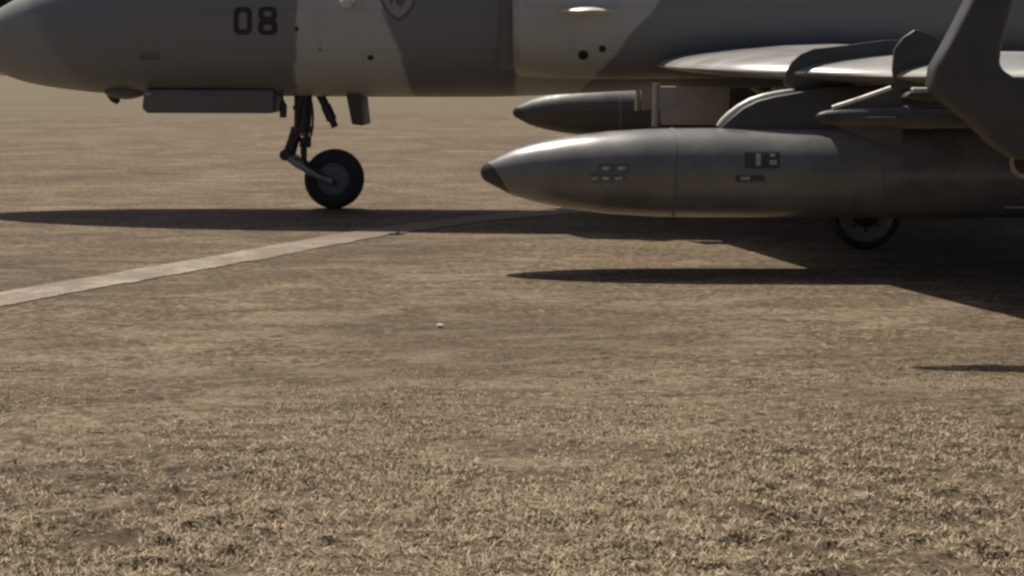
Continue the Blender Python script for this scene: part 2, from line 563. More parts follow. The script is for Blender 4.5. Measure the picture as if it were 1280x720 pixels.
# ---- markings that hug the fuselage skin
def skin_pt(px, py, vfun=None, lift=0.004):
    """point of the near fuselage side seen at (px, py)"""
    vfun = vfun or fus_v
    D = 13.3
    for _ in range(6):
        p = at(px, py, D)
        v = vfun(p.x, p.z) - lift
        q = Vector((p.x, v, p.z))
        wq = Matrix.Rotation(YAW, 3, 'Z') @ q + ROOT
        D = wq.y
    return at(px, py, D)

def band(outer, inner, proj):
    n = len(outer)
    v = [proj(*p) for p in outer] + [proj(*p) for p in inner]
    f = [(k, (k+1) % n, n+(k+1) % n, n+k) for k in range(n)]
    return v, f
def rrect(cx, cy, w, h, r, n=6):
    pts = []
    for (sx, sy, a0) in ((1, 1, 0), (-1, 1, 90), (-1, -1, 180), (1, -1, 270)):
        for k in range(n+1):
            a = math.radians(a0 + 90*k/n)
            pts.append((cx + sx*(w/2-r) + r*math.cos(a), cy + sy*(h/2-r) + r*math.sin(a)))
    return pts
def fill(outer, proj):
    cx = sum(p[0] for p in outer)/len(outer); cy = sum(p[1] for p in outer)/len(outer)
    n = len(outer); v = []; f = []
    for s in (0.0001, .35, .7, 1.0):
        v += [proj(cx + (x-cx)*s, cy + (y-cy)*s) for x, y in outer]
    for k in range(3):
        for j in range(n):
            f.append((k*n+j, k*n+(j+1) % n, (k+1)*n+(j+1) % n, (k+1)*n+j))
    return v, f
def marking(name, shapes, mat, parent, split=True):
    if split and name != 'number_eight':
        for v, f in shapes:
            b = MB(); b.add(v, f); o = b.build(name, mat, parent)
        return o
    b = MB()
    for v, f in shapes: b.add(v, f)
    return b.build(name, mat, parent)

d0 = [band(rrect(303.5, 26, 23, 35, 8), rrect(303.5, 26, 10.5, 22, 3.8), skin_pt)]
d8 = [band(rrect(334.5, 17.6, 23, 18.5, 6.5), rrect(334.5, 17.2, 10, 7, 3), skin_pt),
      band(rrect(334.5, 34.2, 24, 19, 6.5), rrect(334.5, 34.4, 10.5, 7, 3), lambda x, y: skin_pt(x, y, lift=0.006))]
marking('number_zero', d0, M['black_mark'], fus)
marking('number_eight', d8, M['black_mark'], fus)
# shield badge below the cockpit
sh_o = [(472, -28), (484, -32), (497, -30), (510, -32), (523, -28), (522, -4), (517, 9), (509, 20), (498, 28), (487, 20), (479, 9), (473, -4)]
def scaled(p, s, c=(497.5, -4)): return [(c[0]+(x-c[0])*s, c[1]+(y-c[1])*s) for x, y in p]
marking('badge_outline', [band(sh_o, scaled(sh_o, .84), skin_pt)], M['badge_dark'], fus)
marking('badge_field', [fill(scaled(sh_o, .835), skin_pt)], M['badge_fill'], fus)
marking('badge_emblem', [fill([(503, -18), (508, -8), (506, 4), (500, 9), (494, 3), (497, -5), (499, -14)], lambda x, y: skin_pt(x, y, lift=.007)),
                         fill([(486, -16), (490, -16), (491, 6), (487, 3)], lambda x, y: skin_pt(x, y, lift=.007))], M['badge_dark'], fus)
# stencilled spots and drain holes on the skin
def disc_pts(cx, cy, rx, ry, n=14):
    return [(cx + rx*math.cos(2*math.pi*k/n), cy + ry*math.sin(2*math.pi*k/n)) for k in range(n)]
for (cx, cy, rx, ry) in ((463, 72, 4, 3.4), (371, 36, 2.5, 3), (400, 62, 1.5, 1.5)):
    marking('drain_hole', [fill(disc_pts(cx, cy, rx, ry), skin_pt)], M['black_mark'], fus)
marking('access_panel', [fill(rrect(187, 71, 26, 9, 3), skin_pt)], M['badge_dark'], fus)
# small vent scoops that catch the sun
def scoop(name, px, py, w, h, out, vfun=None):
    """half-teardrop blister"""
    b = MB(); rings = []
    for t in np.linspace(0, 1, 9):
        x = px - w/2 + w*t
        k = max(0.02, math.sin(math.pi*min(1, t*0.9+0.06))**0.8)
        ring = []
        for a in np.linspace(0, 2*math.pi, 12, endpoint=False):
            p = skin_pt(x, py + h/2*k*math.sin(a), vfun, lift=-0.01)
            p = p + Vector((0, -max(0, out*k*math.cos(a)), 0))
            ring.append(p)
        rings.append(ring)
    b.loft(rings)
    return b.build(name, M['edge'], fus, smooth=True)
sp_ = skin_pt(440, 5)
b = MB(); b.tube([sp_ + Vector((0, .05, 0)), sp_ - Vector((0, .26, 0))], .018, 10)
st_ = b.build('cockpit_step', M['dark_metal'], fus, smooth=True)
b = MB(); b.loft([[(sp_.x + .075*math.sin(t), sp_.y - .27 + .05*math.cos(t)*math.cos(a), sp_.z + .06*math.cos(t)*math.sin(a)) for a in np.linspace(0, 2*math.pi, 16, endpoint=False)] for t in np.linspace(-1.5, 1.5, 9)])
b.build('step_knob', M['pale_mark'], st_, smooth=True)

# bulge and aerial under the nose
b = MB(); b.tube([at(140, 117, 13.95), at(144, 124, 13.95), at(148, 128.5, 13.95)], [0.06, 0.05, 0.025])
b.build('nose_aerial', M['dark_metal'], jet, smooth=True)
b = MB(); r = []
for t in np.linspace(0, 1, 7):
    k = 0.35 + 0.65*math.sin(math.pi*t)
    p = at(133 + 50*t, 113, 13.9)
    r.append([(p.x, p.y + .16*k*math.cos(a), p.z - 0.02 + .075*k*math.sin(a)) for a in np.linspace(0, 2*math.pi, 16, endpoint=False)])
b.loft(r); b.build('chin_blister', M['dark_grey'], jet, smooth=True)
# long box fairing beside the nose gear
b = MB()
p0, p1 = at(180, 112, 13.75), at(346, 112, 13.75)
zt, zb = p0.z, at(180, 141, 13.75).z
b.prism([(p0.x + .03, zt), (p1.x, zt), (p1.x + .005, zb + .02), (p1.x - .02, zb), (p0.x + .06, zb), (p0.x + .01, zb + .05)], p0.y - .10, p0.y + .30)
bf = b.build('belly_fairing', M['dark_grey'], jet, bevel=0.025)
b = MB(); b.box((p0.x + .1, p0.y - .112, zt - .055), (p1.x - .03, p0.y - .095, zt - .03))
b.build('fairing_strip', M['dark_grey'], bf, bevel=0.004)
b = MB(); b.tube([(p0.x + .02, p0.y - .02, zt - .05), (p0.x + .06, p0.y - .105, zt - .04), (p0.x + .12, p0.y - .11, zt - .045)], .018)
b.build('fairing_latch', M['light_metal'], bf, smooth=True)

# canopy and windscreen (above the frame)
b = MB(); r = []
for t in np.linspace(0, 1, 15):
    u = -2.35 + 3.6*t
    zb_, zt_, hw_ = station(u)
    k = math.sin(math.pi*(0.06 + 0.88*t)**0.8)**0.7
    r.append([(u, .46*k*math.cos(a), zt_ - .22 + (.22 + .55*k)*max(0, math.sin(a)) - .1*max(0, -math.sin(a))) for a in np.linspace(0, 2*math.pi, 24, endpoint=False)])
b.loft(r); can = b.build('canopy', M['glass'], jet, smooth=True)
for t in (0.3, 0.62):
    b = MB()
    u = -2.35 + 3.6*t; zt_ = station(u)[1]; k = math.sin(math.pi*(0.06 + 0.88*t)**0.8)**0.7
    b.tube([(u, .472*k*math.cos(a), zt_ - .22 + (.232 + .55*k)*math.sin(a)) for a in np.linspace(0.05, math.pi-.05, 16)], .02, 8)
    b.build('canopy_frame', M['dark_grey'], can, smooth=True)

# tail
def fin_loft(b, root_pts, tip_pts, axis_v, t0, t1):
    """thin aerofoil between two chords: (le, te) points, thickness along axis_v"""
    rings = []
    for (le, te), th in ((root_pts, t0), (tip_pts, t1)):
        le = Vector(le); te = Vector(te); ring = []
        prof = [(0, 0), (.03, .4), (.12, .75), (.35, 1), (.7, .55), (1, .06)]
        for c, h in prof: ring.append(le + (te-le)*c + Vector(axis_v)*h*th/2)
        for c, h in prof[::-1][:-1]: ring.append(le + (te-le)*c - Vector(axis_v)*h*th/2)
        rings.append(ring)
    b.loft(rings)
b = MB(); fin_loft(b, ((6.3, 0, 2.9), (9.6, 0, 2.7)), ((9.0, 0, 5.2), (10.4, 0, 5.2)), (0, 1, 0), .22, .09)
b.build('tail_fin', M['camo'], jet, smooth=True, angle=60)
for s in (-1, 1):
    b = MB(); fin_loft(b, ((7.9, s*.5, 2.2), (9.7, s*.45, 2.2)), ((9.3, s*2.5, 2.15), (10.2, s*2.5, 2.15)), (0, 0, 1), .16, .06)
    b.build('tailplane', M['wing_grey'], jet, smooth=True, angle=60)
b = MB(); b.loft([[(u, r_*math.cos(a), 2.22 + r_*math.sin(a)) for a in np.linspace(0, 2*math.pi, 28, endpoint=False)] for u, r_ in ((9.5, .46), (9.95, .42), (9.95, .38), (9.3, .36))], True, True)
b.build('exhaust_nozzle', M['dark_metal'], jet, smooth=True, angle=40)

# air intakes
def nacelle(side):
    cv, zc = 0.52, 2.06
    def ring(u, hw, hh, c=cv, n=48, z=zc):
        r = []
        for k in range(n):
            t = 2*math.pi*k/n; cc, s = math.cos(t), math.sin(t)
            r.append((u, side*(c + hw*math.copysign(abs(cc)**(2/2.5), cc)), z + hh*math.copysign(abs(s)**(2/2.5), s)))
        return r
    u0 = 1.93
    b = MB()
    prof = [(u0+1.2, .44, .46), (u0+.5, .55, .555), (u0+.08, .585, .60), (u0+.015, .60, .615), (u0, .622, .637), (u0+.015, .645, .66), (u0+.06, .66, .675)]
    lip = MB(); lip.loft([ring(*p) for p in prof[2:]], False, False)
    b = MB()
    outer = [(u0+.06, .66, .675), (u0+.35, .685, .695), (u0+1, .695, .70), (u0+2, .69, .69), (u0+3.2, .62, .64), (u0+4.4, .48, .55), (u0+5.6, .28, .42), (u0+6.4, .10, .30)]
    b.loft([ring(*p) for p in outer], False, True)
    nac = b.build('intake', M['camo'], jet, smooth=True, angle=50)
    lip.build('intake_lip', M['light_metal'], nac, smooth=True, angle=60)
    b = MB(); b.loft([ring(*p) for p in prof[:3]], True, False)
    b.build('intake_duct', M['duct'], nac, smooth=True)
    b = MB(); b.box((u0-.14, side*.84-.012, 1.45), (u0+.25, side*.84+.012, 2.68))
    b.build('splitter_plate', M['dark_grey'], nac, bevel=.008)
    def nv(u, z):
        hw = float(np.interp(u, [p[0] for p in outer], [p[1] for p in outer]))
        hh = float(np.interp(u, [p[0] for p in outer], [p[2] for p in outer]))
        q = min(.999, abs((z-zc)/hh))
        return -(cv + hw*(1-q**2.5)**(1/2.5))
    return nac, nv
near_nac, nac_v = nacelle(-1)
far_nac, _ = nacelle(1)
scoop('vent_scoop', 735, 14, 66, 11, 0.24, nac_v).parent = near_nac
for (cx, cy, rx, ry) in ((729, 69, 6.5, 6), (753, 61, 4.5, 4.5)):
    marking('drain_hole', [fill(disc_pts(cx, cy, rx, ry), lambda x, y: skin_pt(x, y, nac_v))], M['black_mark'], near_nac)

# ------------------------------------------------------------------ wings
# leading edge of the near wing in world metres (X, depth), mirrored for the far one
LE = [(1.36, 13.15, 1.51), (1.40, 12.0, 1.49), (1.98, 10.05, 1.445), (2.17, 9.98, 1.44), (2.52, 9.0, 1.435), (2.57, 8.92, 1.435), (3.10, 7.3, 1.45), (3.62, 6.3, 1.46)]
TE = [(5.1, 13.15), (5.08, 12.0), (5.05, 10.05), (5.05, 9.98), (5.02, 9.0), (5.01, 8.92), (4.97, 7.3), (4.93, 6.3)]
UP = [(0, 0), (.006, .022), (.02, .05), (.05, .085), (.1, .118), (.18, .155), (.3, .195), (.42, .21), (.58, .19), (.75, .125), (.9, .05), (1, .008)]
LO = [(.004, -.010), (.02, -.028), (.06, -.055), (.15, -.09), (.3, -.105), (.5, -.095), (.75, -.05), (1, -.008)]
def wing_rings(mirror):
    rings = []
    for (lx, ly, lz), (tx, ty) in zip(LE, TE):
        a = to_local((lx, ly, lz)); c = to_local((tx, ty, lz + .01))
        sc = 0.62 + 0.38*(ly-6.3)/6.85
        ring = [a + (c-a)*f + Vector((0, 0, h*sc if f > .0 else 0)) for f, h in UP] + \
               [a + (c-a)*f + Vector((0, 0, h*sc)) for f, h in LO[::-1]]
        if mirror: ring = [Vector((p.x, -p.y, p.z)) for p in ring]
        rings.append(ring)
    return rings
wings = []
for mir in (False, True):
    b = MB(); b.loft(wing_rings(mir))
    w = b.build('wing', M['wing_grey'], jet, smooth=True, angle=55)
    wings.append(w)
def plate(name, pts, D, th, mat, mir, parent, bevel=.008, seg=2):
    q = [at(x, y, D) for x, y in pts]
    yc = sum(p.y for p in q)/len(q)
    b = MB(); n = len(q)
    v = [Vector((p.x, p.y + th/2, p.z)) for p in q] + [Vector((p.x, p.y - th/2, p.z)) for p in q]
    if mir: v = [Vector((p.x, -p.y, p.z)) for p in v]
    f = [tuple(range(n)), tuple(range(2*n-1, n-1, -1))] + [(i, (i+1) % n, n+(i+1) % n, n+i) for i in range(n)]
    b.add(v, f)
    return b.build(name, mat, parent, bevel=bevel, angle=45, seg=seg)
fence1 = [(986, 118), (979, 104), (982, 90), (990, 77), (1001, 67), (1016, 61), (1060, 56), (1105, 50), (1165, 50), (1225, 76), (1225, 100), (1030, 108), (1010, 116)]
fence2 = [(1118, 112), (1115, 88), (1117, 62), (1128, 47), (1143, 37), (1160, 41), (1178, 52), (1212, 78), (1212, 104), (1150, 112)]
fin3 = [(1168, 122), (1160, 106), (1163, 84), (1178, 58), (1196, 24), (1212, -8), (1230, -44), (1246, -56), (1266, -52), (1268, -24), (1258, 16), (1247, 58), (1244, 84), (1262, 96), (1300, 99), (1390, 92), (1480, 84), (1500, 180), (1400, 200), (1300, 203), (1262, 197), (1236, 180), (1206, 150)]
pyl = [(898, 160), (912, 147), (928, 134), (946, 125), (968, 119.5), (992, 115.5), (1030, 108), (1180, 106), (1300, 110), (1290, 135), (1260, 166), (905, 166)]
pylons = []
for k, mir in enumerate((False, True)):
    plate('wing_fence', fence1, 10.02, .035, M['deep_grey'], mir, wings[k])
    plate('wing_fence', fence2, 8.95, .04, M['deep_grey'], mir, wings[k])
    plate('outer_fin', fin3, 7.06, .2, M['deep_grey'], mir, wings[k], bevel=.075, seg=5)
    plate('tank_pylon', pyl, 9.95, .13, M['deep_grey'], mir, wings[k], bevel=.03)
    # pale tube painting in the sunlight along the pylon's leading edge
    e = [at(x, y, 9.95) for x, y in ((897, 158), (904, 151), (912, 144), (924, 135), (938, 127), (955, 121), (975, 116.5), (993, 113))]
    if mir: e = [Vector((p.x, -p.y, p.z)) for p in e]
    b = MB(); b.tube(e, [.014, .026, .029, .029, .028, .026, .022, .014], 10)
    b.build('pylon_highlight', M['edge'], wings[k], smooth=True)
    # pale spot on the wing edge near the root
    e = [at(x, y, 11.4) for x, y in ((884, 87), (893, 86.5), (902, 87))]
    if mir: e = [Vector((p.x, -p.y, p.z)) for p in e]
    b = MB(); b.tube(e, [.01, .028, .012], 10); b.build('edge_spot', M['edge'], wings[k], smooth=True)
    # launch rail carried ahead of the outer wing
    a0 = at(1128, 114, 7.30); a1 = at(1150, 110, 7.30); z0 = at(1128, 126, 7.30).z
    pts = [(a0.x, z0 + .02), (a0.x + .03, a0.z - .002), (a1.x + .08, a0.z), (a1.x + 1.0, a0.z + .03), (a1.x + 2.0, a0.z + .03), (a1.x + 2.0, z0 - .0), (a0.x + .12, z0 - .004)]
    b = MB(); yy = a0.y if not mir else -a0.y
    b.prism(pts, yy - .045, yy + .045)
    b.build('launch_rail', M['deep_grey'], wings[k], bevel=.012)
    b = MB(); b.box((a0.x + .05, yy - .03, a0.z + .001), (a0.x + .21, yy + .03, a0.z + .02))
    b.build('rail_lit_top', M['edge'], wings[k], bevel=.008)  # pale slab paints the sunlight on top of the rail

# ------------------------------------------------------------------ undercarriage
def wheel(parent, c, r, w, hub_r, name_t='tyre', spokes=True, hubmat=None):
    """tyre and hub; axle along local y"""
    b = MB(); rings = []
    prof = [(-w*.42, hub_r), (-w*.5, hub_r + (r-hub_r)*.25), (-w*.5, hub_r + (r-hub_r)*.6), (-w*.40, r - .02), (-w*.25, r - .004), (-w*.235, r - .012), (-w*.215, r - .012), (-w*.2, r), (0, r), (w*.2, r), (w*.215, r-.012), (w*.235, r-.012), (w*.25, r - .004), (w*.40, r - .02), (w*.5, hub_r + (r-hub_r)*.6), (w*.5, hub_r + (r-hub_r)*.25), (w*.42, hub_r)]
    n = 56
    for (y, rr) in prof:
        rings.append([(c[0] + rr*math.cos(2*math.pi*k/n), c[1] + y, c[2] + rr*math.sin(2*math.pi*k/n)) for k in range(n)])
    b.loft(rings, False, False)
    b.build('tyre', M['rubber'], parent, smooth=True, angle=40)
    b = MB(); rings = []
    hp = [(-w*.42, hub_r+.004), (-w*.47, hub_r - .012), (-w*.40, hub_r - .03), (-w*.30, hub_r*.72), (-w*.28, hub_r*.5), (-w*.42, hub_r*.42), (-w*.5, hub_r*.3), (-w*.55, hub_r*.12), (-w*.55, .005)]
    hp = hp + [(-y, q) for y, q in hp[::-1]]
    for (y, rr) in hp:
        rings.append([(c[0] + rr*math.cos(2*math.pi*k/n), c[1] + y, c[2] + rr*math.sin(2*math.pi*k/n)) for k in range(n)])
    if hubmat:          # painted rim round a dark hub
        b.loft(rings[4:-4], True, True); b.build('hub', M['dark_metal'], parent, smooth=True, angle=30)
        b = MB(); b.loft(rings[:5], False, False); b.loft(rings[-5:], False, False)
        b.build('rim', hubmat, parent, smooth=True, angle=30)
    else:
        b.loft(rings, True, True)
        b.build('hub', M['hub'], parent, smooth=True, angle=30)
    b = MB()
    for k in range(8):
        a = 2*math.pi*k/8
        for s in (-1, 1):
            x, z = c[0] + hub_r*.6*math.cos(a), c[2] + hub_r*.6*math.sin(a)
            b.tube([(x, c[1] + s*w*.26, z), (x, c[1] + s*w*.34, z)], hub_r*.075, 8)
    b.build('wheel_bolts', M['dark_metal'], parent)['kind'] = 'stuff'   # too small to tell apart

ax = at(418, 226, 14.0); R = 0.312
b = MB()
b.tube([at(379, 108, 14), at(379, 135, 14), at(378, 163, 14)], [.095, .095, .088], 18)
b.tube([at(379, 108, 13.9), at(372, 140, 13.9), at(372, 163, 13.95)], .035, 10)
b.tube([at(378, 132, 14), at(378, 137, 14)], .1, 18)
b.tube([at(378, 158, 14), at(378, 166, 14)], .1, 18)
ng = b.build('nose_gear', M['dark_metal'], jet, smooth=True, angle=40)
b = MB()
b.tube([at(372, 160, 14), at(366, 178, 14), at(361, 194, 14)], [.066, .062, .07], 14)
b.tube([at(384, 163, 14), at(381, 180, 14), at(380, 204, 14)], [.03, .026, .03], 12)
b.tube([at(382, 172, 14), at(381.5, 184, 14)], .062, 12)
b.build('shock_strut', M['dark_metal'], ng, smooth=True, angle=40)
for s in (-1, 1):
    b = MB(); o = Vector((0, s*.115, 0))
    b.tube([at(357, 192, 14) + o*.3, at(372, 202, 14) + o*.7, at(388, 211, 14) + o, at(404, 220, 14) + o, at(418, 226, 14) + o], [.045, .05, .045, .038, .045], 14)
    b.build('trailing_arm', M['metal'], ng, smooth=True, angle=40)
b = MB(); b.tube([at(359, 193, 14) - Vector((0, .1, 0)), at(359, 193, 14) + Vector((0, .1, 0))], .06, 16)
b.build('pivot_pin', M['dark_metal'], ng, smooth=True, angle=40)
b = MB(); b.tube([ax - Vector((0, .15, 0)), ax + Vector((0, .15, 0))], .03, 12)
b.build('axle', M['dark_metal'], ng, smooth=True, angle=40)
wheel(ng, (ax.x, ax.y, R), R, .17, .165)
b = MB(); b.tube([at(397, 112, 14.05), at(408, 134, 14.05), at(419, 159, 14.05)], [.048, .045, .036], 12)
b.tube([at(407, 132, 14.05), at(415, 150, 14.05)], .055, 12)
b.build('drag_brace', M['dark_metal'], ng, smooth=True)
b = MB(); b.tube([at(378, 160, 14), at(377, 170, 14)], .052, 14)
b.build('oleo_piston', M['light_metal'], ng, smooth=True)
b = MB(); b.tube(bezier_chain([at(386, 112, 13.86), at(391, 140, 13.84), at(389, 168, 13.82), at(377, 186, 13.83), at(384, 206, 13.84), at(408, 222, 13.86)], 6), .012, 8)
b.build('brake_hose', M['rubber'], ng, smooth=True)
b = MB(); b.tube([at(353, 124, 13.7), at(354, 132, 13.7), at(354, 147, 13.7)], [.012, .04, .035], 12)
b.tube([at(353, 112, 13.7), at(353, 126, 13.7)], .012, 8)
b.build('taxi_light', M['dark_metal'], ng, smooth=True)
q = [at(x, y, 13.95) for x, y in ((436, 110), (454, 110), (459, 156), (445, 154))]
b = MB(); b.prism([(p.x, p.z) for p in q], q[0].y - .25, q[0].y + .25)
b.build('nose_gear_door', M['deep_grey'], ng, bevel=.012)

def main_gear(mir):
    s = -1 if mir else 1
    c = to_local((2.90, 11.0, 0)); c.y *= s
    r = .29
    b = MB()
    yi = c.y + s*.17
    b.tube([(c.x, yi, r), (c.x + .02, yi + s*.04, .7), (c.x + .05, yi + s*.1, 1.2), (c.x + .06, yi + s*.12, 1.42)], [.06, .06, .075, .08], 16)
    b.tube([(c.x + .05, yi + s*.1, 1.0), (c.x - .45, yi + s*.25, 1.38)], .035, 10)
    b.tube([(c.x, c.y - s*.02, r), (c.x, yi + s*.02, r)], .045, 14)
    g = b.build('main_gear', M['light_metal'], jet, smooth=True, angle=40)
    wheel(g, (c.x, c.y, r), r, .2, .225, hubmat=M['rim'])
    q = [at(x, y, 11.9) for x, y in ((825, 108), (912, 108), (910, 156), (826, 156))]
    b = MB(); y0 = q[0].y*s
    b.prism([(p.x, p.z) for p in q], y0 - .02, y0 + .02)
    b.build('main_gear_door', M['door_inner'], g, bevel=.01)
    e = [at(820, 104, 11.9), at(820, 130, 11.9), at(819, 158, 11.9)]
    e = [Vector((p.x, p.y*s, p.z)) for p in e]
    b = MB(); b.tube(e, .03, 12); b.build('door_strut', M['light_metal'], g, smooth=True)
    return g
main_gear(False); main_gear(True)

# ------------------------------------------------------------------ drop tanks
TANK = [(0, .012), (.012, .042), (.035, .066), (.12, .122), (.25, .175), (.42, .224), (.65, .270), (.95, .306), (1.3, .326), (1.7, .33), (4.0, .33), (4.5, .322), (5.0, .285), (5.5, .22), (5.9, .145), (6.2, .07), (6.3, .02)]
TL = Vector((-.235, 9.95, .713))   # tip of the near tank, world
def drop_tank(mir, label):
    tl = to_local(TL)
    if mir: tl.y = -tl.y; tl.x -= .17; tl.z += .15
    wpos = Matrix.Rotation(YAW, 3, 'Z') @ tl + ROOT
    t = empty('drop_tank', wpos, 0)          # the tanks line up with the picture plane a touch better than the nose
    t.rotation_euler = (0, 0, YAW*.35)
    tag(t, label, 'fuel tank', 'underwing drop tanks')
    n = 48
    def ring(x, r): return [(x, r*math.cos(2*math.pi*k/n), r*math.sin(2*math.pi*k/n)) for k in range(n)]
    xs_ = [p[0] for p in TANK]; rs = [p[1] for p in TANK]
    def slant():        # the cap's edge runs further back along the underside
        out = []
        for k in range(n):
            a_ = 2*math.pi*k/n
            x_ = .135 - .085*math.sin(a_); r_ = float(np.interp(x_, xs_, rs))
            out.append((x_, r_*math.cos(a_), r_*math.sin(a_)))
        return out
    b = MB(); b.loft([slant()] + [ring(x, r) for x, r in TANK[4:]], False, True)
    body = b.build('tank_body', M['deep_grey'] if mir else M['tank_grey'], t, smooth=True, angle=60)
    b = MB(); b.loft([ring(x, r) for x, r in TANK[:3]] + [slant()], True, False)
    b.build('nose_cap', M['black_nose'], t, smooth=True, angle=60)
    for xj in (1.42, 2.9, 4.02):
        b = MB(); r0 = float(np.interp(xj, xs_, rs))
        b.loft([ring(xj-.012, r0+.0015), ring(xj-.01, r0+.004), ring(xj+.01, r0+.004), ring(xj+.012, r0+.0015)], False, False)
        b.build('joint_band', M['dark_grey'], body, smooth=True, angle=40)
    for s in (-1, 1):
        b = MB(); fin_loft(b, ((5.0, s*.2, -.05), (6.1, s*.08, -.05)), ((5.6, s*.75, -.22), (6.15, s*.75, -.22)), (0, 0, 1), .04, .02)
        b.build('tank_fin', M['tank_grey'], t)
    if not mir:
        def tp(px, py, lift=.004):
            # near side of the tank at a row/column of the photograph
            D = 9.65
            for _ in range(5):
                wp = Vector(((px-640)*D/FPX, D, EYE-(py-HOR)*D/FPX))
                lp_ = Matrix.Rotation(-YAW*.35, 3, 'Z') @ (wp - wpos)
                r0 = float(np.interp(lp_.x, xs_, rs)) + lift
                y = -math.sqrt(max(r0*r0 - lp_.z**2, 1e-5))
                wq = Matrix.Rotation(YAW*.35, 3, 'Z') @ Vector((lp_.x, y, lp_.z)) + wpos
                D = wq.y
            return lp_.x, y, lp_.z
        def rc(x0, y0, x1, y1): return [(x0, y0), ((x0+x1)/2, y0), (x1, y0), (x1, (y0+y1)/2), (x1, y1), ((x0+x1)/2, y1), (x0, y1), (x0, (y0+y1)/2)]
        hi = lambda x, y: tp(x, y, .007)
        marking('stencil_backing', [fill(rc(737, 217, 782, 227), tp), fill(rc(748, 205, 786, 214.5), tp)], M['badge_dark'], body)
        marking('stencil_mark', [fill(rc(a0, b0, a1, b1), hi) for a0, b0, a1, b1 in ((752, 208.5, 762, 212.5), (772, 208, 783, 212.5), (739, 221, 747.5, 225), (753, 221, 761, 225), (769, 221, 778, 225))], M['stencil_mark'], body)
        marking('stencil_mark', [fill(rc(a0, b0, a1, b1), hi) for a0, b0, a1, b1 in ((741, 231, 750, 233), (756, 231, 762, 233), (924, 231, 938, 233), (942, 231, 950, 233))], M['badge_fill'], body)
        marking('stencil_backing', [fill(rc(931, 190, 975, 210), tp), fill(rc(920, 219, 956, 227), tp)], M['deep_grey'], body)
        marking('stencil_mark', [fill(rc(a0, b0, a1, b1), hi) for a0, b0, a1, b1 in ((945, 192, 951, 207), (963, 192, 969, 196), (962, 200, 971, 206), (926, 221, 937, 225))], M['stencil_mark'], body)
        marking('roundel_ring', [band(disc_pts(1280, 203, 18.5, 20.5, 32), disc_pts(1280, 203, 12.5, 14.5, 32), tp)], M['cream_mark'], body)
        marking('roundel_centre', [fill(disc_pts(1280, 203, 12.3, 14.3, 32), tp)], M['ochre_mark'], body)
        marking('lit_strip', [fill(rc(1256, 258, 1310, 260.5), tp)], M['pale_mark'], body)  # pale stripe painted on the tank to stand for a sunlit strip
    return t
drop_tank(False, 'dark grey drop tank with pale stencils hanging under the near wing')
drop_tank(True, 'drop tank under the far wing, its nose showing below the belly')

# ------------------------------------------------------------------ missile on the outer rail
def missile(mir, label):
    wl0 = to_local((1.66, 7.30, 1.232))
    if mir: wl0.y = -wl0.y
    wpos = Matrix.Rotation(YAW, 3, 'Z') @ wl0 + ROOT
    t = empty('missile', wpos, YAW*.2)
    tag(t, label, 'missile')
    n = 24
    def ring(x, r): return [(x, r*math.cos(2*math.pi*k/n), r*math.sin(2*math.pi*k/n)) for k in range(n)]
    b = MB(); b.loft([ring(x, r) for x, r in ((.12, .045), (.25, .058), (.4, .062), (2.7, .062), (2.72, .05))], True, True)
    b.build('missile_body', M['deep_grey'], t, smooth=True, angle=50)
    b = MB(); b.loft([ring(x, r) for x, r in ((0, .006), (.015, .022), (.05, .034), (.12, .0452))], True, False)
    b.build('seeker_head', M['black_nose'], t, smooth=True, angle=60)
    def fins(x0, x1, x2, x3, h0, name, mat):
        for k in range(4):
            a = math.pi/2 + k*math.pi/2
            d = Vector((0, math.cos(a), math.sin(a))); nn = Vector((0, -math.sin(a), math.cos(a)))
            h = h0 if (k % 2 == 0 or name != 'canard') else .085
            b = MB(); fin_loft(b, (Vector((x0, 0, 0)) + d*.045, Vector((x1, 0, 0)) + d*.045), (Vector((x2, 0, 0)) + d*h, Vector((x3, 0, 0)) + d*h), nn, .014, .008)
            o = b.build(name, mat, t)
            if k == 0 and name == 'canard':
                b = MB(); b.tube([Vector((x0 - .02, 0, 0)) + d*.05, Vector(((x0+x2)/2, 0, 0)) + d*(.053+h)/2, Vector((x2 + .01, 0, 0)) + d*(h+.004)], .012, 8)
                b.build('canard_highlight', M['edge'], o, smooth=True)  # pale strip paints the sunlit edge of the upper fin
    fins(.11, .47, .40, .47, .155, 'canard', M['deep_grey'])
    fins(2.2, 2.68, 2.45, 2.68, .24, 'tail_wing', M['deep_grey'])
    return t
missile(False, 'slim dark missile on the rail ahead of the near wing')

